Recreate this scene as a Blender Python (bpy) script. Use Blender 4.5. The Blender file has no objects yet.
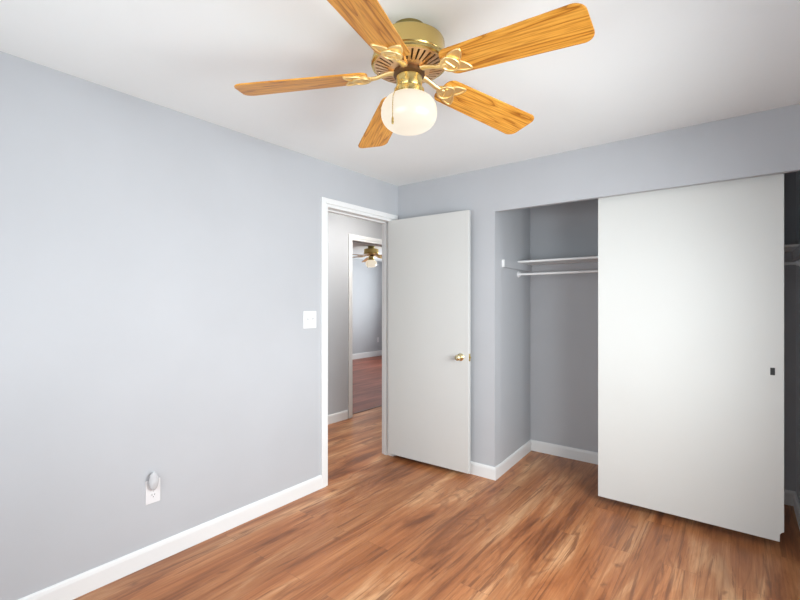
import bpy, bmesh, math, random
from mathutils import Vector, Matrix

random.seed(7)
PI = math.pi
R = math.radians
scene = bpy.context.scene
COL = scene.collection
H = 2.36                                   # ceiling height

# ------------------------------------------------------------------ camera
cam_data = bpy.data.cameras.new('camera')
cam = bpy.data.objects.new('camera', cam_data)
COL.objects.link(cam)
cam.location = (2.380, -3.0437, 1.3358)
cam.rotation_euler = (R(90), 0, R(37.76))
cam_data.sensor_width = 36
cam_data.lens = 19.692
cam_data.shift_y = 0.0029
cam_data.clip_start = 0.05
scene.camera = cam

# ------------------------------------------------------------------ view, world
scene.view_settings.view_transform = 'Standard'
scene.view_settings.look = 'None'
scene.view_settings.gamma = 1
scene.view_settings.use_curve_mapping = False
scene.view_settings.exposure = 0.36

world = bpy.data.worlds.new('world')
scene.world = world
world.use_nodes = True
wn = world.node_tree.nodes
wn['Background'].inputs['Color'].default_value = (0.75, 0.86, 1.0, 1)
wn['Background'].inputs['Strength'].default_value = 1.2


def area(name, loc, rot, sx, sy, power, color, spread=180):
    d = bpy.data.lights.new(name, 'AREA')
    d.shape = 'RECTANGLE'
    d.size, d.size_y = sx, sy
    d.energy = power
    d.color = color
    d.spread = R(spread)
    o = bpy.data.objects.new(name, d)
    COL.objects.link(o)
    o.location = loc
    o.rotation_euler = [R(a) for a in rot]
    return o


# lamps as daylight at two guessed, unseen windows (right wall, behind the camera)
DAY = (0.94, 0.985, 1.0)
area('daylight_right', (3.00, -1.55, 1.35), (0, 77, -14), 1.05, 1.4, 41, DAY, 126)  # turned and narrowed to brighten the left wall
area('daylight_front', (1.45, -3.59, 1.35), (90, 0, 0), 1.6, 1.05, 26, DAY)
# lamp as daylight at an unseen window added to light the far bedroom
area('daylight_far', (-3.0, 5.52, 1.45), (-106, 0, 0), 1.6, 1.2, 72, DAY)


# ------------------------------------------------------------------ materials
def mat(name, color, rough=0.5, metal=0.0, spec=0.5, coat=0.0):
    m = bpy.data.materials.new(name)
    m.use_nodes = True
    b = m.node_tree.nodes['Principled BSDF']
    b.inputs['Base Color'].default_value = (*color, 1)
    b.inputs['Roughness'].default_value = rough
    b.inputs['Metallic'].default_value = metal
    b.inputs['Specular IOR Level'].default_value = spec
    b.inputs['Coat Weight'].default_value = coat
    return m


def N(m, kind, **kw):
    n = m.node_tree.nodes.new(kind)
    for k, v in kw.items():
        setattr(n, k, v)
    return n


def L(m, a, b):
    m.node_tree.links.new(a, b)


def add_bump(m, scale, strength, dist=0.002, detail=4):
    tc = N(m, 'ShaderNodeTexCoord')
    n = N(m, 'ShaderNodeTexNoise')
    n.inputs['Scale'].default_value = scale
    n.inputs['Detail'].default_value = detail
    bp = N(m, 'ShaderNodeBump')
    bp.inputs['Strength'].default_value = strength
    bp.inputs['Distance'].default_value = dist
    L(m, tc.outputs['Object'], n.inputs['Vector'])
    L(m, n.outputs['Fac'], bp.inputs['Height'])
    L(m, bp.outputs['Normal'], m.node_tree.nodes['Principled BSDF'].inputs['Normal'])


def paint(name, color, rough, spec=0.3, var=0.03):
    """rolled wall paint: faint mottling and orange-peel bump"""
    m = mat(name, color, rough, 0, spec)
    b = m.node_tree.nodes['Principled BSDF']
    tc = N(m, 'ShaderNodeTexCoord')
    n = N(m, 'ShaderNodeTexNoise')
    n.inputs['Scale'].default_value = 1.7
    n.inputs['Detail'].default_value = 5
    r = N(m, 'ShaderNodeValToRGB')
    r.color_ramp.elements[0].position = 0.3
    r.color_ramp.elements[1].position = 0.7
    r.color_ramp.elements[0].color = (*[c * (1 - var) for c in color], 1)
    r.color_ramp.elements[1].color = (*[min(1, c * (1 + var)) for c in color], 1)
    L(m, tc.outputs['Object'], n.inputs['Vector'])
    L(m, n.outputs['Fac'], r.inputs['Fac'])
    L(m, r.outputs['Color'], b.inputs['Base Color'])
    n2 = N(m, 'ShaderNodeTexNoise')
    n2.inputs['Scale'].default_value = 220
    bp = N(m, 'ShaderNodeBump')
    bp.inputs['Strength'].default_value = 0.08
    bp.inputs['Distance'].default_value = 0.001
    L(m, tc.outputs['Object'], n2.inputs['Vector'])
    L(m, n2.outputs['Fac'], bp.inputs['Height'])
    L(m, bp.outputs['Normal'], b.inputs['Normal'])
    return m


def plank_floor(name, stops, width, length, rough, streak=0.75, mute=1.0):
    """plank laminate running along world Y with grain, dark streaks and knots"""
    m = mat(name, (0.4, 0.2, 0.1), rough, 0, 0.45)
    nt = m.node_tree
    b = nt.nodes['Principled BSDF']
    tc = N(m, 'ShaderNodeTexCoord')
    sep = N(m, 'ShaderNodeSeparateXYZ')
    L(m, tc.outputs['Object'], sep.inputs[0])
    cmb = N(m, 'ShaderNodeCombineXYZ')
    L(m, sep.outputs['Y'], cmb.inputs['X'])
    L(m, sep.outputs['X'], cmb.inputs['Y'])
    br = N(m, 'ShaderNodeTexBrick')
    br.offset = 0.37
    br.inputs['Color1'].default_value = (0, 0, 0, 1)
    br.inputs['Color2'].default_value = (1, 1, 1, 1)
    br.inputs['Mortar'].default_value = (0.5, 0.5, 0.5, 1)
    br.inputs['Scale'].default_value = 1
    br.inputs['Mortar Size'].default_value = 0.0013
    br.inputs['Mortar Smooth'].default_value = 0.3
    br.inputs['Brick Width'].default_value = length
    br.inputs['Row Height'].default_value = width
    L(m, cmb.outputs[0], br.inputs['Vector'])
    rnd = N(m, 'ShaderNodeMath', operation='MULTIPLY')
    L(m, br.outputs['Color'], rnd.inputs[0])
    rnd.inputs[1].default_value = 53.0

    def grain(sx, sy, detail, rough_, dist, vary=True):
        mp = N(m, 'ShaderNodeMapping')
        mp.inputs['Scale'].default_value = (sx, sy, 1)
        L(m, tc.outputs['Object'], mp.inputs['Vector'])
        n = N(m, 'ShaderNodeTexNoise', noise_dimensions='4D')
        n.inputs['Scale'].default_value = 1
        n.inputs['Detail'].default_value = detail
        n.inputs['Roughness'].default_value = rough_
        n.inputs['Distortion'].default_value = dist
        L(m, mp.outputs[0], n.inputs['Vector'])
        if vary:
            L(m, rnd.outputs[0], n.inputs['W'])
        return n.outputs['Fac']

    def ramp(src, p0, p1, c0=(0, 0, 0, 1), c1=(1, 1, 1, 1)):
        r = N(m, 'ShaderNodeValToRGB')
        r.color_ramp.elements[0].position = p0
        r.color_ramp.elements[1].position = p1
        r.color_ramp.elements[0].color = c0
        r.color_ramp.elements[1].color = c1
        L(m, src, r.inputs['Fac'])
        return r.outputs['Color']

    def mixc(a, bb, fac, mode='MIX'):
        x = N(m, 'ShaderNodeMix', data_type='RGBA', blend_type=mode)
        for s, v in ((x.inputs[0], fac), (x.inputs[6], a), (x.inputs[7], bb)):
            if hasattr(v, 'node'):
                L(m, v, s)
            elif isinstance(v, float):
                s.default_value = v
            else:
                s.default_value = v
        return x.outputs[2]

    base = N(m, 'ShaderNodeValToRGB')
    e = base.color_ramp.elements
    e[0].position, e[0].color = stops[0][0], (*stops[0][1], 1)
    e[1].position, e[1].color = stops[-1][0], (*stops[-1][1], 1)
    for p, c in stops[1:-1]:
        q = e.new(p)
        q.color = (*c, 1)
    L(m, grain(5.0, 0.75, 5, 0.56, 1.3, False), base.inputs['Fac'])
    col = base.outputs['Color']
    # per-plank tone
    tone = N(m, 'ShaderNodeMapRange')
    tone.inputs['To Min'].default_value = 1 - 0.15 * mute
    tone.inputs['To Max'].default_value = 1 + 0.06 * mute
    L(m, br.outputs['Color'], tone.inputs['Value'])
    col = mixc(col, tone.outputs[0], 1.0, 'MULTIPLY')
    # fine pores
    fine = ramp(grain(80, 2.2, 4, 0.65, 0.5), 0.36, 0.60, (0.72, 0.66, 0.60, 1), (1.05, 1.05, 1.05, 1))
    col = mixc(col, fine, 0.8, 'MULTIPLY')
    # dark mineral streaks
    st = ramp(grain(20, 1.1, 5, 0.62, 1.6), 0.55, 0.62)
    stw = N(m, 'ShaderNodeMath', operation='MULTIPLY')
    L(m, st, stw.inputs[0])
    stw.inputs[1].default_value = streak * 0.9
    col = mixc(col, (0.16, 0.055, 0.022, 1), stw.outputs[0])
    # swirling figure: contour lines of a slow noise, dark and thin
    fg = N(m, 'ShaderNodeMath', operation='MULTIPLY')
    L(m, grain(4.0, 0.8, 2, 0.5, 0.9, False), fg.inputs[0])
    fg.inputs[1].default_value = 85.0
    sn = N(m, 'ShaderNodeMath', operation='SINE')
    L(m, fg.outputs[0], sn.inputs[0])
    fgr = ramp(sn.outputs[0], 0.35, 0.98)
    fgm = N(m, 'ShaderNodeMath', operation='MULTIPLY')
    L(m, fgr, fgm.inputs[0])
    L(m, ramp(grain(3.6, 1.3, 3, 0.55, 0.6), 0.46, 0.60), fgm.inputs[1])
    fgk = N(m, 'ShaderNodeMath', operation='MULTIPLY')
    L(m, fgm.outputs[0], fgk.inputs[0])
    fgk.inputs[1].default_value = 0.5 * streak
    col = mixc(col, (0.17, 0.060, 0.024, 1), fgk.outputs[0])
    # knots
    mp = N(m, 'ShaderNodeMapping')
    mp.inputs['Scale'].default_value = (4.6, 2.6, 1)
    wob = N(m, 'ShaderNodeTexNoise')
    wob.inputs['Scale'].default_value = 14.0
    wob.inputs['Detail'].default_value = 3
    L(m, tc.outputs['Object'], wob.inputs['Vector'])
    wsc = N(m, 'ShaderNodeVectorMath', operation='SCALE')
    L(m, wob.outputs['Color'], wsc.inputs[0])
    wsc.inputs['Scale'].default_value = 0.07
    wad = N(m, 'ShaderNodeVectorMath', operation='ADD')
    L(m, tc.outputs['Object'], wad.inputs[0])
    L(m, wsc.outputs[0], wad.inputs[1])
    L(m, wad.outputs[0], mp.inputs['Vector'])
    vo = N(m, 'ShaderNodeTexVoronoi', voronoi_dimensions='2D')
    vo.inputs['Scale'].default_value = 1
    L(m, mp.outputs[0], vo.inputs['Vector'])
    kn = ramp(vo.outputs['Distance'], 0.02, 0.085, (1, 1, 1, 1), (0, 0, 0, 1))
    sepc = N(m, 'ShaderNodeSeparateColor')
    L(m, vo.outputs['Color'], sepc.inputs[0])
    sel = N(m, 'ShaderNodeMath', operation='GREATER_THAN')
    L(m, sepc.outputs[0], sel.inputs[0])
    sel.inputs[1].default_value = 0.60
    kk = N(m, 'ShaderNodeMath', operation='MULTIPLY')
    L(m, kn, kk.inputs[0])
    L(m, sel.outputs[0], kk.inputs[1])
    k2 = N(m, 'ShaderNodeMath', operation='MULTIPLY')
    L(m, kk.outputs[0], k2.inputs[0])
    k2.inputs[1].default_value = 0.8 * streak
    col = mixc(col, (0.16, 0.06, 0.025, 1), k2.outputs[0])
    # joints
    jm = N(m, 'ShaderNodeMath', operation='MULTIPLY')
    L(m, br.outputs['Fac'], jm.inputs[0])
    jm.inputs[1].default_value = 0.5
    col = mixc(col, (0.16, 0.075, 0.035, 1), jm.outputs[0])
    L(m, col, b.inputs['Base Color'])
    bp = N(m, 'ShaderNodeBump')
    bp.inputs['Strength'].default_value = 0.12
    bp.inputs['Distance'].default_value = 0.002
    L(m, grain(60, 3, 4, 0.6, 0.4), bp.inputs['Height'])
    L(m, bp.outputs['Normal'], b.inputs['Normal'])
    return m


def oak(name):
    """honey oak with cathedral grain along local X"""
    m = mat(name, (0.5, 0.25, 0.07), 0.36, 0, 0.3, 0.0)
    b = m.node_tree.nodes['Principled BSDF']
    tc = N(m, 'ShaderNodeTexCoord')
    oi = N(m, 'ShaderNodeObjectInfo')
    sc_ = N(m, 'ShaderNodeMath', operation='MULTIPLY')
    L(m, oi.outputs['Random'], sc_.inputs[0])
    sc_.inputs[1].default_value = 9.0
    mp = N(m, 'ShaderNodeMapping')
    mp.inputs['Scale'].default_value = (1.3, 20, 8)
    L(m, tc.outputs['Object'], mp.inputs['Vector'])
    n = N(m, 'ShaderNodeTexNoise', noise_dimensions='4D')
    n.inputs['Scale'].default_value = 1
    n.inputs['Detail'].default_value = 1.5
    n.inputs['Distortion'].default_value = 0.35
    L(m, mp.outputs[0], n.inputs['Vector'])
    L(m, sc_.outputs[0], n.inputs['W'])
    mul = N(m, 'ShaderNodeMath', operation='MULTIPLY')
    L(m, n.outputs['Fac'], mul.inputs[0])
    mul.inputs[1].default_value = 8.0
    fr = N(m, 'ShaderNodeMath', operation='FRACT')
    L(m, mul.outputs[0], fr.inputs[0])
    r = N(m, 'ShaderNodeValToRGB')
    e = r.color_ramp.elements
    e[0].position, e[0].color = 0.0, (0.36, 0.125, 0.012, 1)
    e[1].position, e[1].color = 1.0, (0.61, 0.26, 0.034, 1)
    q = e.new(0.22)
    q.color = (0.65, 0.285, 0.037, 1)
    q = e.new(0.7)
    q.color = (0.74, 0.36, 0.058, 1)
    L(m, fr.outputs[0], r.inputs['Fac'])
    mp2 = N(m, 'ShaderNodeMapping')
    mp2.inputs['Scale'].default_value = (9, 190, 60)
    L(m, tc.outputs['Object'], mp2.inputs['Vector'])
    n2 = N(m, 'ShaderNodeTexNoise')
    n2.inputs['Scale'].default_value = 1
    L(m, mp2.outputs[0], n2.inputs['Vector'])
    r2 = N(m, 'ShaderNodeValToRGB')
    r2.color_ramp.elements[0].position = 0.36
    r2.color_ramp.elements[1].position = 0.56
    r2.color_ramp.elements[0].color = (0.68, 0.60, 0.50, 1)
    r2.color_ramp.elements[1].color = (1.03, 1.03, 1.03, 1)
    L(m, n2.outputs['Fac'], r2.inputs['Fac'])
    x = N(m, 'ShaderNodeMix', data_type='RGBA', blend_type='MULTIPLY')
    x.inputs[0].default_value = 0.8
    L(m, r.outputs['Color'], x.inputs[6])
    L(m, r2.outputs['Color'], x.inputs[7])
    L(m, x.outputs[2], b.inputs['Base Color'])
    return m


M = {}
M['wall'] = paint('wall_paint_blue_grey', (0.470, 0.484, 0.508), 0.55)
M['ceiling'] = paint('ceiling_paint_white', (0.84, 0.87, 0.87), 0.75, 0.2, 0.01)
M['trim'] = mat('trim_paint_white', (0.78, 0.79, 0.79), 0.38)
M['door'] = paint('door_paint_off_white', (0.645, 0.655, 0.635), 0.42, 0.4, 0.012)
M['door_bedroom'] = paint('door_paint_off_white_darkened', (0.60, 0.605, 0.588), 0.42, 0.4, 0.012)  # the same off-white, darkened in colour to dim this door
M['floor'] = plank_floor('laminate_brown', [(0.34, (0.21, 0.068, 0.022)), (0.43, (0.40, 0.145, 0.051)),
                                            (0.53, (0.49, 0.206, 0.082)), (0.64, (0.66, 0.36, 0.18))], 0.148, 1.22, 0.36)
M['floor_far'] = plank_floor('laminate_red', [(0.36, (0.17, 0.040, 0.022)), (0.5, (0.31, 0.085, 0.048)),
                                              (0.64, (0.42, 0.14, 0.085))], 0.10, 1.2, 0.42, 0.3)
M['oak'] = oak('honey_oak')
M['brass'] = mat('polished_brass', (0.66, 0.50, 0.19), 0.26, 1.0)
M['brass_dark'] = mat('dark_brass', (0.36, 0.29, 0.11), 0.28, 1.0)  # darker brass for the canopy
M['brass_pale'] = mat('pale_lacquered_brass', (0.80, 0.70, 0.44), 0.25, 1.0)
M['brass_bright'] = mat('brushed_brass_castings', (0.92, 0.71, 0.35), 0.48, 1.0)
M['brass_vent'] = mat('rosy_brass_vent', (0.86, 0.58, 0.33), 0.36, 1.0)
M['bronze_dark'] = mat('dark_bronze', (0.16, 0.085, 0.04), 0.42, 0.8)
M['plastic'] = mat('white_plastic', (0.76, 0.76, 0.775), 0.32)
M['slot'] = mat('dark_slot', (0.05, 0.05, 0.05), 0.6)
M['black'] = mat('black_recess', (0.012, 0.012, 0.012), 0.5)
M['threshold'] = mat('dark_threshold_wood', (0.13, 0.055, 0.032), 0.4)
M['steel'] = mat('galvanised_track', (0.5, 0.5, 0.5), 0.4, 1.0)
M['frame'] = mat('window_frame_white', (0.8, 0.8, 0.8), 0.4)

m = mat('frosted_globe_lit', (0.16, 0.155, 0.145), 0.3)
b = m.node_tree.nodes['Principled BSDF']
b.inputs['Emission Color'].default_value = (1.0, 0.88, 0.70, 1)
b.inputs['Emission Strength'].default_value = 0.60
M['globe'] = m

m = mat('added_hall_light_glow', (0.9, 0.9, 0.9), 0.4)  # strong glow of the unseen lamp added to light the hall
b = m.node_tree.nodes['Principled BSDF']
b.inputs['Emission Color'].default_value = (1.0, 0.97, 0.92, 1)
b.inputs['Emission Strength'].default_value = 70.0
M['lamp'] = m

m = bpy.data.materials.new('window_glass')
m.use_nodes = True
nt = m.node_tree
nt.nodes.remove(nt.nodes['Principled BSDF'])
tr = nt.nodes.new('ShaderNodeBsdfTransparent')
gl = nt.nodes.new('ShaderNodeBsdfGlossy')
gl.inputs['Roughness'].default_value = 0.02
mx = nt.nodes.new('ShaderNodeMixShader')
mx.inputs[0].default_value = 0.06
nt.links.new(tr.outputs[0], mx.inputs[1])
nt.links.new(gl.outputs[0], mx.inputs[2])
nt.links.new(mx.outputs[0], nt.nodes['Material Output'].inputs[0])
M['glass'] = m

m = bpy.data.materials.new('clear_smoky_plastic')
m.use_nodes = True
b = m.node_tree.nodes['Principled BSDF']
b.inputs['Base Color'].default_value = (0.72, 0.73, 0.75, 1)
b.inputs['Roughness'].default_value = 0.15
b.inputs['Transmission Weight'].default_value = 0.35
b.inputs['IOR'].default_value = 1.3
M['clear'] = m


# ------------------------------------------------------------------ mesh helpers
def link_mesh(name, bm, material, parent=None, smooth=False, bevel=0.0, segs=2, loc=None):
    bmesh.ops.recalc_face_normals(bm, faces=bm.faces)
    me = bpy.data.meshes.new(name)
    bm.to_mesh(me)
    bm.free()
    me.materials.append(material)
    if smooth:
        for p in me.polygons:
            p.use_smooth = True
        me.set_sharp_from_angle(angle=R(40))
    o = bpy.data.objects.new(name, me)
    COL.objects.link(o)
    if parent:
        o.parent = parent
    if loc:
        o.location = loc
    if bevel:
        md = o.modifiers.new('bevel', 'BEVEL')
        md.width = bevel
        md.segments = segs
        md.limit_method = 'ANGLE'
        md.angle_limit = R(40)
    return o


def box(bm, x0, x1, y0, y1, z0, z1):
    v = [bm.verts.new(p) for p in ((x0, y0, z0), (x1, y0, z0), (x1, y1, z0), (x0, y1, z0),
                                   (x0, y0, z1), (x1, y0, z1), (x1, y1, z1), (x0, y1, z1))]
    for f in ((0, 3, 2, 1), (4, 5, 6, 7), (0, 1, 5, 4), (1, 2, 6, 5), (2, 3, 7, 6), (3, 0, 4, 7)):
        bm.faces.new([v[i] for i in f])


def B(*boxes):
    bm = bmesh.new()
    for b_ in boxes:
        box(bm, *b_)
    return bm


def prism(bm, pts, z0, z1):
    lo = [bm.verts.new((x, y, z0)) for x, y in pts]
    hi = [bm.verts.new((x, y, z1)) for x, y in pts]
    n = len(pts)
    bm.faces.new(lo[::-1])
    bm.faces.new(hi)
    for i in range(n):
        bm.faces.new([lo[i], lo[(i + 1) % n], hi[(i + 1) % n], hi[i]])


def lathe(bm, prof, seg=48, M4=None, closed=False):
    """revolve (r, z) points about Z"""
    rings = []
    new = []
    for r_, z in prof:
        if r_ < 1e-6:
            v = bm.verts.new((0, 0, z))
            new.append(v)
            rings.append([v])
        else:
            ring = [bm.verts.new((r_ * math.cos(2 * PI * i / seg), r_ * math.sin(2 * PI * i / seg), z)) for i in range(seg)]
            new += ring
            rings.append(ring)
    pairs = list(zip(rings, rings[1:]))
    if closed:
        pairs.append((rings[-1], rings[0]))
    for a, c in pairs:
        for i in range(seg):
            j = (i + 1) % seg
            if len(a) == 1 and len(c) == 1:
                continue
            if len(a) == 1:
                bm.faces.new([a[0], c[i], c[j]])
            elif len(c) == 1:
                bm.faces.new([a[i], c[0], a[j]])
            else:
                bm.faces.new([a[i], c[i], c[j], a[j]])
    if M4 is not None:
        bmesh.ops.transform(bm, matrix=M4, verts=new)


def tube(bm, pts, rad, seg=8, closed=False, flat=1.0):
    """sweep a circle (flattened in z by `flat`) along a polyline; rad may be a list"""
    pts = [Vector(p) for p in pts]
    n = len(pts)
    rings = []
    for i, p in enumerate(pts):
        if closed:
            t = pts[(i + 1) % n] - pts[i - 1]
        else:
            t = pts[min(i + 1, n - 1)] - pts[max(i - 1, 0)]
        t.normalize()
        up = Vector((0, 0, 1)) if abs(t.z) < 0.95 else Vector((1, 0, 0))
        s = t.cross(up).normalized()
        u = s.cross(t).normalized()
        r_ = rad[i] if isinstance(rad, (list, tuple)) else rad
        rings.append([bm.verts.new(p + s * r_ * math.cos(2 * PI * k / seg) + u * r_ * flat * math.sin(2 * PI * k / seg)) for k in range(seg)])
    m_ = n if closed else n - 1
    for i in range(m_):
        a, c = rings[i], rings[(i + 1) % n]
        for k in range(seg):
            bm.faces.new([a[k], a[(k + 1) % seg], c[(k + 1) % seg], c[k]])
    if not closed:
        bm.faces.new(rings[0][::-1])
        bm.faces.new(rings[-1])


def empty(name, loc=(0, 0, 0), rz=0.0, parent=None):
    o = bpy.data.objects.new(name, None)
    o.empty_display_size = 0.1
    COL.objects.link(o)
    o.location = loc
    o.rotation_euler = (0, 0, rz)
    if parent:
        o.parent = parent
    return o


def tag(o, label, cat, group=None, kind=None):
    o['label'] = label
    o['category'] = cat
    if group:
        o['group'] = group
    if kind:
        o['kind'] = kind
    return o


def struct(name, bm, material, label, cat, bevel=0.0, parent=None):
    o = link_mesh(name, bm, material, parent, bevel=bevel)
    if parent is None:
        tag(o, label, cat, kind='structure')
    return o


def copy_tree(o, parent=None):
    c = o.copy()
    COL.objects.link(c)
    if parent:
        c.parent = parent
    for ch in o.children:
        copy_tree(ch, c)
    return c


# ------------------------------------------------------------------ room shell
T = 0.115                     # wall thickness
XR = 2.93                     # right wall of the bedroom
YF = -3.50                    # front wall, behind the camera
HX = -1.18                    # far wall of the hall
FX = -4.75                    # far wall of the far bedroom
DY0, DY1, DZ = -0.842, -0.085, 2.032     # bedroom door opening
EY0, EY1, EZ = 0.640, 1.400, 2.060       # far doorway in the hall wall
CB, CX1 = 0.815, 2.675        # closet back and right
CXA, CXB = 0.925, 0.886       # closet left wall, front and back

# floors
struct('floor', B((HX - 0.075, XR + 0.13, YF - 0.15, 2.6, -0.06, 0.0)), M['floor'],
       'brown wood plank floor of the bedroom, closet and hall', 'floor')
struct('floor_far', B((FX - 0.15, HX - 0.078, 0.0, 5.7, -0.06, 0.0)), M['floor_far'],
       'reddish plank floor of the far bedroom beyond the hall doorway', 'floor')
struct('ceiling', B((HX - 0.06, XR + 0.13, YF - 0.15, 2.6, H, H + 0.08)), M['ceiling'],
       'smooth white ceiling that the large fan hangs from', 'ceiling')
struct('ceiling_far', B((FX - 0.15, HX - 0.06, 0.0, 5.7, H, H + 0.08)), M['ceiling'],
       'white ceiling of the far bedroom above the small distant fan', 'ceiling')

# left wall with the bedroom door opening
struct('wall_left', B((-T, 0, YF - 0.15, DY0 - 0.018, 0, H), (-T, 0, DY0 - 0.018, DY1 + 0.018, DZ + 0.018, H),
                      (-T, 0, DY1 + 0.018, T, 0, H)), M['wall'],
       'long light blue grey wall on the left with switch and outlet', 'wall')
# back wall: left portion, plus header (thin fascia hides the track)
bm = bmesh.new()
box(bm, 0, CXA, 0, T, 0, H)
box(bm, CXA, CX1, 0, 0.035, 2.020, H)
box(bm, CXA, CX1, 0.035, T, 2.075, H)
box(bm, CX1, XR + 0.13, 0, T, 0, H)
struct('wall_back', bm, M['wall'], 'blue grey back wall behind the open door and above the closet', 'wall')
# closet walls
bm = bmesh.new()
prism(bm, [(CXA - 0.10, T), (CXA, T - 0.0001), (CXB, CB), (CXB - 0.10, CB)], 0, H)
struct('wall_closet_left', bm, M['wall'], 'left side wall inside the open closet', 'wall')
struct('wall_closet_back', B((CXB - 0.10, CX1 + 0.10, CB, CB + 0.10, 0, H)), M['wall'],
       'back wall inside the closet behind shelf and rod', 'wall')
struct('wall_closet_right', B((CX1, CX1 + 0.10, T, CB, 0, H)), M['wall'],
       'dark right side wall inside the closet', 'wall')
# right wall with the opening of a guessed, unseen window
WY0, WY1, WZ0, WZ1 = -2.35, -0.75, 0.80, 1.90
struct('wall_right', B((XR, XR + 0.13, YF, WY0, 0, H), (XR, XR + 0.13, WY1, 0, 0, H),
                       (XR, XR + 0.13, WY0, WY1, 0, WZ0), (XR, XR + 0.13, WY0, WY1, WZ1, H)), M['wall'],
       'right wall of the bedroom with a guessed, unseen window', 'wall')
VX0, VX1 = 0.55, 2.35
struct('wall_front', B((0, VX0, YF - 0.15, YF, 0, H), (VX1, XR + 0.13, YF - 0.15, YF, 0, H),
                       (VX0, VX1, YF - 0.15, YF, 0, WZ0), (VX0, VX1, YF - 0.15, YF, WZ1, H)), M['wall'],
       'front wall of the bedroom behind the camera with an unseen window added for light', 'wall')


def window(name, x0, x1, y0, y1, z0, z1, along, label):
    """white sash frame with one pane, standing in its wall"""
    f = 0.045
    bm = bmesh.new()
    if along == 'y':
        for a in ((y0, y0 + f, z0, z1), (y1 - f, y1, z0, z1), (y0 + f, y1 - f, z0, z0 + f), (y0 + f, y1 - f, z1 - f, z1),
                  ((y0 + y1) / 2 - 0.02, (y0 + y1) / 2 + 0.02, z0 + f, z1 - f)):
            box(bm, x0, x1, *a)
        pane = B(((x0 + x1) / 2 - 0.002, (x0 + x1) / 2 + 0.002, y0 + f, y1 - f, z0 + f, z1 - f))
    else:
        for a in ((x0, x0 + f, z0, z1), (x1 - f, x1, z0, z1), (x0 + f, x1 - f, z0, z0 + f), (x0 + f, x1 - f, z1 - f, z1),
                  ((x0 + x1) / 2 - 0.02, (x0 + x1) / 2 + 0.02, z0 + f, z1 - f)):
            box(bm, a[0], a[1], y0, y1, a[2], a[3])
        pane = B((x0 + f, x1 - f, (y0 + y1) / 2 - 0.002, (y0 + y1) / 2 + 0.002, z0 + f, z1 - f))
    w = struct(name, bm, M['frame'], label, 'window')
    link_mesh('pane', pane, M['glass'], w)


window('guessed_window_1', XR + 0.01, XR + 0.045, WY0, WY1, WZ0, WZ1, 'y', 'wide white framed window, unseen and guessed, lighting the room from the right wall')
window('guessed_window_2', VX0, VX1, YF - 0.055, YF - 0.02, WZ0, WZ1, 'x', 'wide white framed window added unseen in the front wall to light the room')

# hall and far bedroom
bm = B((HX - T, HX, YF - 0.15, EY0 - 0.018, 0, H), (HX - T, HX, EY0 - 0.018, EY1 + 0.018, EZ + 0.018, H),
       (HX - T, HX, EY1 + 0.018, 2.6, 0, H))
struct('wall_hall', bm, M['wall'], 'grey hall wall seen through the open bedroom doorway', 'wall')
struct('wall_hall_end', B((HX, CXB - 0.1, 2.48, 2.6, 0, H)), M['wall'], 'end wall of the hall beyond the doorway', 'wall')
struct('wall_hall_start', B((HX, -T, -2.0, -1.88, 0, H)), M['wall'], 'near end wall of the hall', 'wall')
struct('wall_hall_side', B((CXB - 0.2, CXB - 0.1, CB + 0.10, 2.48, 0, H)), M['wall'], 'side wall of the hall behind the closet', 'wall')
struct('wall_far', B((FX - T, FX, 0.0, 5.7, 0, H)), M['wall'], 'blue grey far wall of the bedroom beyond the hall', 'wall')
struct('wall_far_left', B((FX, HX - T, 0.0, 0.12, 0, H)), M['wall'], 'left wall of the far bedroom', 'wall')
FW0, FW1 = -3.85, -2.15
struct('wall_far_right', B((FX, FW0, 5.45, 5.57, 0, H), (FW1, HX - T, 5.45, 5.57, 0, H), (FW0, FW1, 5.45, 5.57, 0, 0.8),
                           (FW0, FW1, 5.45, 5.57, 2.1, H)), M['wall'], 'right wall of the far bedroom with an unseen window added for light', 'wall')
window('guessed_window_3', FW0, FW1, 5.46, 5.49, 0.8, 2.1, 'x', 'unseen window added to light the far bedroom')
struct('wall_far_near', B((HX - T, HX, 2.6, 5.57, 0, H)), M['wall'], 'near wall of the far bedroom', 'wall')


# ------------------------------------------------------------------ trim
def base_profile_x(bm, x, s, y0, y1, h=0.095):
    """baseboard running along y on the wall plane x, projecting to side s; rounded top edge and shoe"""
    prof = [(0, 0), (0.014, 0), (0.014, h - 0.02), (0.011, h - 0.006), (0.005, h), (0, h)]
    ring = []
    for y in (y0, y1):
        ring.append([bm.verts.new((x + s * a, y, z)) for a, z in prof])
    n = len(prof)
    for i in range(n):
        bm.faces.new([ring[0][i], ring[0][(i + 1) % n], ring[1][(i + 1) % n], ring[1][i]])
    bm.faces.new(ring[0])
    bm.faces.new(ring[1][::-1])


def base_run(bm, p0, p1, nrm, h=0.095):
    """baseboard from p0 to p1 (xy), projecting along nrm"""
    prof = [(0, 0), (0.014, 0), (0.014, h - 0.02), (0.011, h - 0.006), (0.005, h), (0, h)]
    nv = Vector((*nrm, 0)).normalized()
    ring = [[bm.verts.new(Vector((*p, 0)) + nv * a + Vector((0, 0, z))) for a, z in prof] for p in (p0, p1)]
    n = len(prof)
    for i in range(n):
        bm.faces.new([ring[0][i], ring[0][(i + 1) % n], ring[1][(i + 1) % n], ring[1][i]])
    bm.faces.new(ring[0])
    bm.faces.new(ring[1][::-1])


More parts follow.
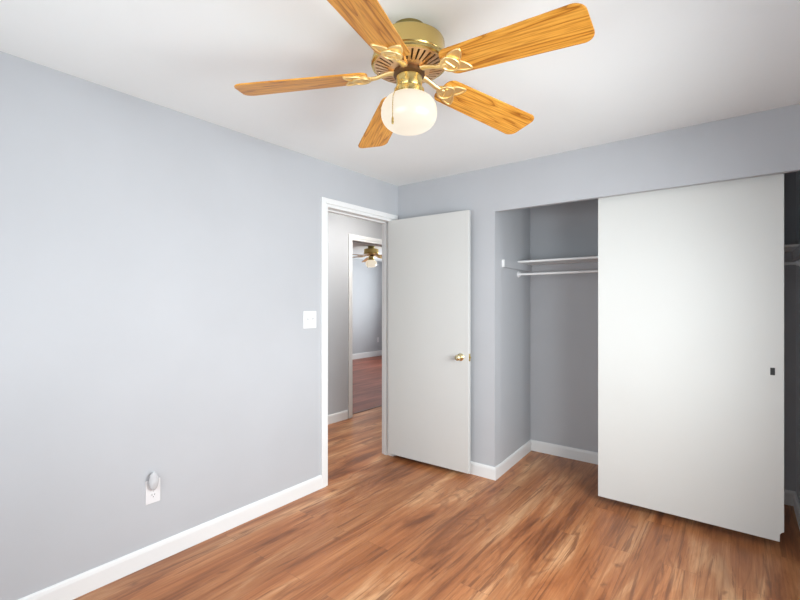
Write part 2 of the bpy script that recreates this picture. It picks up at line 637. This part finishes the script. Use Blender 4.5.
bm = bmesh.new()
base_run(bm, (0, YF), (0, DY0 - 0.06), (1, 0))
struct('baseboard_left', bm, M['trim'], 'white baseboard along the left wall up to the door casing', 'baseboard')
bm = bmesh.new()
base_run(bm, (0.02, 0), (CXA + 0.014, 0), (0, -1))
struct('baseboard_back', bm, M['trim'], 'short white baseboard on the back wall beside the open door', 'baseboard')
bm = bmesh.new()
base_run(bm, (CXA, 0.0), (CXB, CB), (1, 0.048))
struct('baseboard_closet_left', bm, M['trim'], 'white baseboard on the left side wall inside the closet', 'baseboard')
bm = bmesh.new()
base_run(bm, (CXB, CB), (CX1, CB), (0, -1))
struct('baseboard_closet_back', bm, M['trim'], 'white baseboard along the closet back wall', 'baseboard')
bm = bmesh.new()
base_run(bm, (CX1, 0.02), (CX1, CB - 0.014), (-1, 0))
struct('baseboard_closet_right', bm, M['trim'], 'white baseboard on the right side wall inside the closet', 'baseboard')
bm = bmesh.new()
base_run(bm, (HX, -1.88), (HX, EY0 - 0.082), (1, 0), 0.10)
struct('baseboard_hall', bm, M['trim'], 'white baseboard on the hall wall left of the far doorway', 'baseboard')
bm = bmesh.new()
base_run(bm, (FX, 0.12), (FX, 5.45), (1, 0), 0.13)
struct('baseboard_far', bm, M['trim'], 'white baseboard on the far wall of the distant bedroom', 'baseboard')

bm = bmesh.new()
base_run(bm, (XR, YF), (XR, 0), (-1, 0))
struct('baseboard_right', bm, M['trim'], 'white baseboard along the right wall under the guessed window', 'baseboard')
bm = bmesh.new()
base_run(bm, (CX1, 0), (XR - 0.014, 0), (0, -1))
struct('baseboard_back_right', bm, M['trim'], 'short white baseboard on the back wall right of the closet', 'baseboard')


def casing(name, x, s, y0, y1, ztop, w, th, label, depth0, depth1):
    """door trim on wall plane x: two legs and a head with mitred look, plus the jamb lining and stop"""
    bm = bmesh.new()
    xa, xb = sorted((x, x + s * th))
    xc, xd = sorted((x, x + s * th * 0.6))
    # thicker outer band and thinner inner band give the colonial step
    wo = w * 0.62
    for (p, q, e0, e1) in ((xa, xb, 0.0, wo), (xc, xd, wo, w)):
        box(bm, p, q, y0 - w + e0, y0 - w + e1, 0, ztop + w - e0)
        box(bm, p, q, y1 + w - e1, y1 + w - e0, 0, ztop + w - e0)
        box(bm, p, q, y0 - w + e1, y1 + w - e1, ztop + w - e1, ztop + w - e0)
    # jamb lining
    box(bm, depth0, depth1, y0 - 0.018, y0, 0, ztop)
    box(bm, depth0, depth1, y1, y1 + 0.018, 0, ztop)
    box(bm, depth0, depth1, y0 - 0.018, y1 + 0.018, ztop, ztop + 0.018)
    # stops
    d = (depth0 + depth1) / 2 - 0.012
    box(bm, d - 0.017, d + 0.017, y0, y0 + 0.011, 0, ztop)
    box(bm, d - 0.017, d + 0.017, y1 - 0.011, y1, 0, ztop)
    box(bm, d - 0.017, d + 0.017, y0 + 0.011, y1 - 0.011, ztop - 0.011, ztop)
    return struct(name, bm, M['trim'], label, 'door casing', bevel=0.0025)


casing('trim_1', 0.0, 1, DY0, DY1, DZ, 0.062, 0.017, 'white casing framing the open bedroom doorway', -T, 0.0)
casing('trim_2', HX, 1, EY0, EY1, EZ, 0.065, 0.016, 'white casing of the far doorway across the hall', HX - T, HX)

# threshold strip in the far doorway
bm = bmesh.new()
prism(bm, [(HX - 0.110, EY0 + 0.012), (HX - 0.072, EY0 + 0.012), (HX - 0.072, EY1 - 0.012), (HX - 0.110, EY1 - 0.012)], 0.0, 0.007)
o = link_mesh('threshold_strip', bm, M['threshold'], bevel=0.003)
tag(o, 'thin dark wood threshold strip on the floor of the far doorway', 'threshold')

# ------------------------------------------------------------------ bedroom door (open)
DW, DT, DH = 0.768, 0.035, 2.003
d1 = empty('door_1', (-0.010, DY1 - 0.040, 0.034), R(1.8))
tag(d1, 'plain off-white bedroom door swung open against the back wall', 'door', kind='structure')
link_mesh('door_slab', B((0, DW, 0, DT, 0, DH)), M['door_bedroom'], d1, bevel=0.002)
# knob, axis along -y
kz = 0.915 - 0.034
kx = DW - 0.066


def knob(side):
    bm = bmesh.new()
    prof = [(0, 0), (0.029, 0), (0.029, 0.004), (0.025, 0.008), (0.012, 0.011), (0.010, 0.028), (0.015, 0.034), (0.021, 0.039),
            (0.0235, 0.047), (0.022, 0.055), (0.016, 0.060), (0.007, 0.062), (0, 0.062)]
    if side < 0:
        m4 = Matrix.Translation((kx, 0, kz)) @ Matrix.Rotation(R(90), 4, 'X')
    else:
        m4 = Matrix.Translation((kx, DT, kz)) @ Matrix.Rotation(R(-90), 4, 'X')
    lathe(bm, prof, 28, m4)
    o_ = link_mesh('door_knob', bm, M['brass_pale'], d1, smooth=True)
    o_['label'] = 'round polished brass knob'
    return o_


knob(-1)
knob(1)
o = link_mesh('latch_plate', B((DW - 0.001, DW + 0.0015, 0.006, DT - 0.006, kz - 0.028, kz + 0.028),
                               (DW, DW + 0.010, 0.012, DT - 0.012, kz - 0.007, kz + 0.007)), M['brass'], d1)
o['label'] = 'brass latch plate with bolt on the door edge'
for hz_ in (0.20, 1.0, 1.78):
    bm = bmesh.new()
    lathe(bm, [(0, -0.045), (0.0055, -0.045), (0.0055, 0.045), (0, 0.045)], 12, Matrix.Translation((-0.004, DT + 0.006, hz_)))
    box(bm, -0.0015, 0.0, 0.004, DT + 0.004, hz_ - 0.042, hz_ + 0.042)
    o = link_mesh('hinge', bm, M['brass'], d1, smooth=True)

# ------------------------------------------------------------------ closet sliding door
SX0, SX1, SY, SZ0, SZ1 = 1.640, 2.571, 0.060, 0.050, 2.050
bm = bmesh.new()
# slab outline in x-z with the notch cut in its lower right corner
out = [(SX0, SZ0), (SX1 - 0.018, SZ0), (SX1 - 0.017, SZ0 + 0.040), (SX1 - 0.010, SZ0 + 0.050), (SX1, SZ0 + 0.056), (SX1, SZ1), (SX0, SZ1)]
fr = [bm.verts.new((x, SY, z)) for x, z in out]
bk = [bm.verts.new((x, SY + 0.034, z)) for x, z in out]
bm.faces.new(fr)
bm.faces.new(bk[::-1])
for i in range(len(out)):
    j = (i + 1) % len(out)
    bm.faces.new([fr[i], fr[j], bk[j], bk[i]])
d2 = link_mesh('door_2', bm, M['door'], bevel=0.0015)
tag(d2, 'large flat white sliding closet door covering the right half of the closet', 'door', kind='structure')
# recessed finger pull: dark cup with a thin rim
px_, pz_ = 2.524, 0.962
bm = B((px_ - 0.010, px_ + 0.010, SY - 0.0012, SY + 0.001, pz_ - 0.020, pz_ + 0.020))
o = link_mesh('finger_pull', bm, M['black'], d2, bevel=0.001)
o['label'] = 'small dark rectangular finger pull'
# top track the door hangs in
bm = B((CXA, CX1, 0.045, 0.112, 2.068, 2.075), (CXA, CX1, 0.045, 0.048, 2.050, 2.068), (CXA, CX1, 0.109, 0.112, 2.050, 2.068))
struct('trim_3', bm, M['steel'], 'metal sliding door track tucked behind the closet header', 'door track')
for hx in (SX0 + 0.12, SX1 - 0.12):
    bm = B((hx - 0.03, hx + 0.03, SY + 0.010, SY + 0.024, 2.03, 2.068))
    o = link_mesh('door_hanger', bm, M['steel'], d2)

# ------------------------------------------------------------------ closet shelf and rod
def cl_left(y):
    return CXA + (CXB - CXA) * (y - T) / (CB - T)


SHZ = 1.668
sh = empty('closet_shelf', (CXB, CB, SHZ))
tag(sh, 'long thin white closet shelf resting on wall cleats above the hanging rod', 'shelf')


def part(name, bm, material, root, **kw):
    """build in world coordinates, then parent to root at its own place"""
    bmesh.ops.translate(bm, vec=-Vector(root.location), verts=bm.verts)
    return link_mesh(name, bm, material, root, **kw)


bm = bmesh.new()
prism(bm, [(cl_left(0.475) + 0.001, 0.475), (CX1 - 0.001, 0.475), (CX1 - 0.001, CB - 0.001), (cl_left(CB) + 0.001, CB - 0.001)], SHZ, SHZ + 0.016)
part('shelf_board', bm, M['trim'], sh, bevel=0.0015)
bm = bmesh.new()
prism(bm, [(cl_left(0.135) + 0.0005, 0.135), (cl_left(0.135) + 0.019, 0.135), (cl_left(CB) + 0.019, CB - 0.001), (cl_left(CB) + 0.0005, CB - 0.001)], SHZ - 0.058, SHZ)
part('wall_cleat', bm, M['wall'], sh)
bm = B((cl_left(0.135) + 0.0005, cl_left(0.135) + 0.0195, 0.1315, 0.135, SHZ - 0.058, SHZ))
o = part('cleat_end', bm, M['trim'], sh)
o['label'] = 'bare white front end of the side cleat'
part('wall_cleat', B((CXB + 0.02, CX1 - 0.02, CB - 0.019, CB - 0.001, SHZ - 0.058, SHZ)), M['wall'], sh)
part('wall_cleat', B((CX1 - 0.019, CX1 - 0.0005, 0.20, CB - 0.001, SHZ - 0.058, SHZ)), M['wall'], sh)

RY, RZ = 0.490, 1.571
rd = empty('closet_rod', (CXB, RY, RZ))
tag(rd, 'white hanging rod running just below the closet shelf', 'closet rod')
xl = cl_left(RY)
bm = bmesh.new()
tube(bm, [(xl + 0.004, RY, RZ), (CX1 - 0.004, RY, RZ)], 0.0095, 16)
part('rod', bm, M['trim'], rd, smooth=True)
for sx, s in ((xl + 0.001, 1), (CX1 - 0.001, -1)):
    bm = bmesh.new()
    lathe(bm, [(0, 0), (0.025, 0), (0.025, 0.006), (0.017, 0.009), (0.016, 0.022), (0.0096, 0.022)], 24,
          Matrix.Translation((sx, RY, RZ)) @ Matrix.Rotation(R(90) * s, 4, 'Y'))
    part('rod_socket', bm, M['plastic'], rd, smooth=True)

# ------------------------------------------------------------------ wall devices
def outlet(loc, label):
    """duplex outlet on a wall facing +x"""
    r_ = empty('wall_outlet', loc)
    tag(r_, label, 'outlet', 'white duplex outlets on the walls')
    link_mesh('cover_plate', B((0.0005, 0.006, -0.036, 0.036, -0.060, 0.060)), M['plastic'], r_, bevel=0.0025)
    for z in (-0.0195, 0.0195):
        bm_ = bmesh.new()
        lathe(bm_, [(0, 0.0055), (0.0165, 0.0055), (0.0165, 0.008), (0, 0.008)], 24,
              Matrix.Translation((0, 0, z)) @ Matrix.Rotation(R(90), 4, 'Y') @ Matrix.Diagonal((0.85, 1, 1, 1)))
        rc = link_mesh('receptacle', bm_, M['plastic'], r_)
        link_mesh('slots', B((0.0078, 0.0083, -0.0075, -0.0055, z - 0.001, z + 0.008), (0.0078, 0.0083, 0.0055, 0.0075, z - 0.001, z + 0.008),
                             (0.0078, 0.0083, -0.002, 0.002, z - 0.010, z - 0.006)), M['slot'], rc)
    bm_ = bmesh.new()
    lathe(bm_, [(0, 0.0055), (0.003, 0.0055), (0.0025, 0.0068), (0, 0.007)], 10, Matrix.Rotation(R(90), 4, 'Y'))
    link_mesh('screw', bm_, M['steel'], r_)
    return r_


outlet((0, -2.045, 0.367), 'white duplex outlet low on the left wall with a night light plugged in')
outlet((FX, 5.263, 0.40), 'tiny white outlet on the far wall of the distant bedroom')

# plug-in night light covering the outlet's upper socket
nl = empty('night_light', (0.0085, -2.047, 0.400))
tag(nl, 'small oval clear night light plugged into the left wall outlet', 'night light')
bm = bmesh.new()
box(bm, 0.0, 0.010, -0.016, 0.016, -0.018, 0.030)
link_mesh('plug_body', bm, M['plastic'], nl, bevel=0.005)
bm = bmesh.new()
bmesh.ops.create_uvsphere(bm, u_segments=24, v_segments=16, radius=1.0)
bmesh.ops.transform(bm, matrix=Matrix.Translation((0.018, -0.004, 0.026)) @ Matrix.Diagonal((0.013, 0.024, 0.047, 1)), verts=bm.verts)
o = link_mesh('lamp_shade', bm, M['clear'], nl, smooth=True)
o['label'] = 'clear grey oval lens'

# double toggle switch on the left wall beside the casing
sw = empty('light_switch', (0, -1.006, 1.214))
tag(sw, 'white double toggle light switch on the left wall beside the door casing', 'light switch')
link_mesh('cover_plate', B((0.0005, 0.006, -0.058, 0.058, -0.060, 0.060)), M['plastic'], sw, bevel=0.0025)
for y in (-0.023, 0.023):
    bm = bmesh.new()
    box(bm, 0.0055, 0.0065, y - 0.006, y + 0.006, -0.013, 0.013)
    fr_ = link_mesh('toggle_frame', bm, M['plastic'], sw)
    bm = bmesh.new()
    box(bm, 0.0, 0.014, -0.004, 0.004, -0.005, 0.005)
    bmesh.ops.transform(bm, matrix=Matrix.Translation((0.006, y, 0.002)) @ Matrix.Rotation(R(-28), 4, 'Y'), verts=bm.verts)
    link_mesh('toggle', bm, M['plastic'], fr_, bevel=0.001)
    for z in (-0.030, 0.030):
        bm = bmesh.new()
        lathe(bm, [(0, 0.0055), (0.003, 0.0055), (0.0025, 0.0068), (0, 0.007)], 10,
              Matrix.Translation((0, y, z)) @ Matrix.Rotation(R(90), 4, 'Y'))
        link_mesh('screw', bm, M['plastic'], sw)


# ------------------------------------------------------------------ ceiling fan
PITCH = -12.0
DROOP = 4.8


def blade_outline():
    """local x along the blade from root to tip"""
    pts = []
    x0, x1, w0, w1, r0, r1 = 0.0, 0.479, 0.062, 0.076, 0.032, 0.036
    for (cx, cy, a0, a1, rr) in ((x1 - r1, -w1 + r1, -90, 0, r1), (x1 - r1, w1 - r1, 0, 90, r1),
                                 (x0 + r0, w0 - r0, 90, 180, r0), (x0 + r0, -w0 + r0, 180, 270, r0)):
        for k in range(9):
            a = R(a0 + (a1 - a0) * k / 8)
            pts.append((cx + rr * math.cos(a), cy + rr * math.sin(a)))
    return pts


def iron_bm():
    """cast blade iron in the blade's frame (x along blade, underside at z=0, blade root at x=0)"""
    bm_ = bmesh.new()
    t = 0.0042
    # round boss: plate with a raised rim and a raised slanting bar
    disc = [(0.024 + 0.034 * math.cos(2 * PI * k / 28), 0.036 * math.sin(2 * PI * k / 28)) for k in range(28)]
    prism(bm_, disc, -t * 1.5, -0.0003)
    tube(bm_, [(0.024 + (x_ - 0.024) * 0.90, y_ * 0.90, -t * 1.5 - 0.0012) for x_, y_ in disc], 0.0046, 8, True, 0.8)
    tube(bm_, [(0.016, -0.018, -t * 1.5), (0.024, 0.0, -t * 1.5 - 0.001), (0.030, 0.019, -t * 1.5)], 0.0048, 8, False, 0.8)
    # two pointed leaves reaching out along the blade, each a plate with a raised rim
    for s in (-1, 1):
        leaf, rim = [], []
        for k in range(22):
            u = 2 * PI * k / 22
            ca, sa = math.cos(R(38) * s), math.sin(R(38) * s)
            cx, cy = 0.056, s * 0.026
            for f_, lst in ((1.0, leaf), (0.86, rim)):
                a = 0.040 * math.cos(u) * f_
                wv = 0.024 * math.sin(u) * (1 - 0.40 * math.cos(u)) * f_
                lst.append((cx + a * ca - wv * sa, cy + a * sa + wv * ca))
        prism(bm_, leaf, -t * 0.5, -0.0002)
        tube(bm_, [(x_, y_, -t * 0.5 - 0.001) for x_, y_ in rim], 0.0036, 8, True, 0.8)
    # rounded mounting web behind the loops
    web = [(0.000 + 0.018 * math.cos(2 * PI * k / 20), 0.020 * math.sin(2 * PI * k / 20)) for k in range(20)]
    prism(bm_, web, -0.0028, -0.0003)
    # screws
    for (sx, sy) in ((0.000, -0.008), (0.000, 0.008)):
        lathe(bm_, [(0, 0), (0.0055, 0), (0.005, -0.004), (0, -0.006)], 10, Matrix.Translation((sx, sy, -0.002)))
    return bm_


def make_fan(loc, rot):
    root = empty('ceiling_fan', loc, rot)

    def P(name, prof, material, seg=64, parent=root):
        bm_ = bmesh.new()
        lathe(bm_, prof, seg)
        return link_mesh(name, bm_, material, parent, smooth=True)

    P('canopy', [(0, -0.0005), (0.059, -0.0005), (0.061, -0.004), (0.061, -0.020), (0.058, -0.024), (0.056, -0.045), (0, -0.045)], M['brass_dark'])
    # motor housing: brass drum with a soft shoulder, a rolled bead and a flared bronze rim
    P('motor_housing', [(0.0, -0.064), (0.060, -0.064), (0.110, -0.0685), (0.122, -0.0715), (0.127, -0.075), (0.129, -0.080),
                        (0.130, -0.134), (0.134, -0.136), (0.135, -0.139), (0.133, -0.142), (0.136, -0.147), (0.1385, -0.152), (0.137, -0.157),
                        (0.130, -0.160), (0.124, -0.160), (0.124, -0.143), (0.0, -0.143)], M['brass'])
    # slotted vent ring (radial bars between two hoops)
    bm_ = bmesh.new()
    zo, zi = -0.1595, -0.176

    def zr(r_):
        return zo + (zi - zo) * (0.130 - r_) / (0.130 - 0.066)
    lathe(bm_, [(0.130, zr(0.130)), (0.122, zr(0.122)), (0.122, zr(0.122) + 0.005), (0.130, zr(0.130) + 0.005)], 64, closed=True)
    lathe(bm_, [(0.076, zr(0.076)), (0.056, zr(0.056)), (0.056, zr(0.056) + 0.005), (0.076, zr(0.076) + 0.005)], 64, closed=True)
    nb = 34
    for k in range(nb):
        a = 2 * PI * k / nb
        ca, sa = math.cos(a), math.sin(a)
        q = []
        for (r_, w) in ((0.075, 0.0044), (0.123, 0.0074)):
            for s in (-1, 1):
                q.append((r_ * ca - s * w * sa, r_ * sa + s * w * ca, zr(r_)))
        lo = [bm_.verts.new(p) for p in (q[0], q[1], q[3], q[2])]
        hi = [bm_.verts.new((p[0], p[1], p[2] + 0.005)) for p in (q[0], q[1], q[3], q[2])]
        bm_.faces.new(lo)
        bm_.faces.new(hi[::-1])
        for i in range(4):
            j = (i + 1) % 4
            bm_.faces.new([lo[i], hi[i], hi[j], lo[j]])
    vr = link_mesh('vent_ring', bm_, M['brass_vent'], root, smooth=True)
    vr['label'] = 'rosy brass ring with radial slots'
    P('motor', [(0, -0.1435), (0.122, -0.1435), (0.122, -0.150), (0.085, -0.160), (0, -0.160)], M['bronze_dark'])
    P('flywheel', [(0, -0.160), (0.050, -0.160), (0.050, -0.176), (0.057, -0.180), (0.057, -0.192), (0.050, -0.196), (0, -0.196)], M['bronze_dark'])
    P('switch_housing', [(0, -0.196), (0.044, -0.196), (0.047, -0.199), (0.047, -0.236), (0.044, -0.240), (0, -0.240)], M['brass'])
    P('light_fitter', [(0, -0.240), (0.050, -0.240), (0.0545, -0.244), (0.0555, -0.264), (0.053, -0.268), (0.049, -0.268), (0.049, -0.258), (0, -0.258)], M['brass'])
    # squat drum globe
    prof = [(0.0465, -0.259), (0.0465, -0.268)]
    zc, a_, b_ = -0.330, 0.102, 0.067
    for k in range(25):
        u = R(62) - (R(62) + PI / 2) * k / 24
        e = 0.60 if u > 0 else 0.80
        prof.append((a_ * max(0.0, math.cos(u)) ** e, zc + b_ * (abs(math.sin(u)) ** 0.9) * (1 if math.sin(u) > 0 else -1)))
    prof[-1] = (0, prof[-1][1])
    P('glass_globe', prof, M['globe'])
    root.children[-1]['label'] = 'lit frosted white glass globe'
    # five blades with their irons
    for k in range(5):
        a = 2 * PI * k / 5
        bm_ = bmesh.new()
        prism(bm_, blade_outline(), 0, 0.0055)
        bl = link_mesh('fan_blade', bm_, M['oak'], root, bevel=0.0015)
        m4 = (Matrix.Rotation(a, 4, 'Z') @ Matrix.Translation((0.150, 0, -0.200)) @ Matrix.Rotation(R(DROOP), 4, 'Y')
              @ Matrix.Rotation(R(PITCH), 4, 'X'))
        bl.matrix_local = m4
        ir = link_mesh('blade_iron', iron_bm(), M['brass_bright'], root, smooth=True)
        ir.matrix_local = m4
        bm_ = bmesh.new()
        tube(bm_, [(0.052, 0, -0.182), (0.072, 0, -0.183), (0.095, 0, -0.189), (0.120, 0, -0.199), (0.146, 0, -0.204), (0.162, 0, -0.2055)],
             [0.013, 0.0125, 0.0105, 0.010, 0.011, 0.009], 10, False, 0.6)
        ar = link_mesh('blade_arm', bm_, M['brass_bright'], root, smooth=True)
        ar.rotation_euler = (0, 0, a)
    for ch in root.children:
        if not ch.name.startswith('canopy'):
            ch.location.z += 0.019
    # pull chain: leaves the switch housing, drapes over the globe's shoulder and hangs
    pc = empty('pull_chain', (0, 0, 0.019), -rot, root)
    d = Vector((0.7906 * -0.0545 + 0.6124 * 0.083, 0.6124 * -0.0545 - 0.7906 * 0.083, 0))
    d.normalize()
    path = [(0.046, -0.222), (0.058, -0.234), (0.070, -0.254), (0.087, -0.276), (0.1035, -0.304), (0.1065, -0.330), (0.1065, -0.362), (0.1065, -0.380)]
    bm_ = bmesh.new()
    tube(bm_, [(d.x * r_, d.y * r_, z) for r_, z in path], 0.0011, 6)
    for i in range(len(path) - 1):
        (ra, za), (rb, zb) = path[i], path[i + 1]
        n_ = max(2, int(math.hypot(rb - ra, zb - za) / 0.0055))
        for j in range(n_):
            r_, z = ra + (rb - ra) * j / n_, za + (zb - za) * j / n_
            bmesh.ops.create_icosphere(bm_, subdivisions=1, radius=0.0019, matrix=Matrix.Translation((d.x * r_, d.y * r_, z)))
    link_mesh('bead_chain', bm_, M['brass'], pc, smooth=True)
    bm_ = bmesh.new()
    lathe(bm_, [(0, -0.378), (0.0025, -0.379), (0.004, -0.387), (0.0045, -0.397), (0.003, -0.404), (0, -0.405)], 12,
          Matrix.Translation((d.x * 0.1065, d.y * 0.1065, 0)))
    link_mesh('chain_fob', bm_, M['brass'], pc, smooth=True)
    root.scale = (1.025, 1.025, 1.025)
    return root


FAN = (1.405, -1.7295, H)
fan = make_fan(FAN, R(0.0))
tag(fan, 'large brass ceiling fan with five oak blades and lit globe above the room', 'ceiling fan', 'brass ceiling fans with lit globes')
fan2 = copy_tree(fan)
fan2.location = (-2.93, 2.955, H)
fan2.rotation_euler = (0, 0, R(-1.5))
fan2['label'] = 'small distant brass fan with lit globe seen through both doorways'

# unseen dome lamp added on the hall ceiling to brighten the hall
bm = bmesh.new()
lathe(bm, [(0, 0), (0.15, 0), (0.155, -0.012), (0.15, -0.02), (0.125, -0.05), (0.08, -0.075), (0.03, -0.086), (0, -0.087)], 40)
o = link_mesh('added_hall_light', bm, M['lamp'], smooth=True, loc=(-0.38, 0.50, H - 0.0005))
tag(o, 'unseen round dome lamp added to brighten the hall', 'added light')
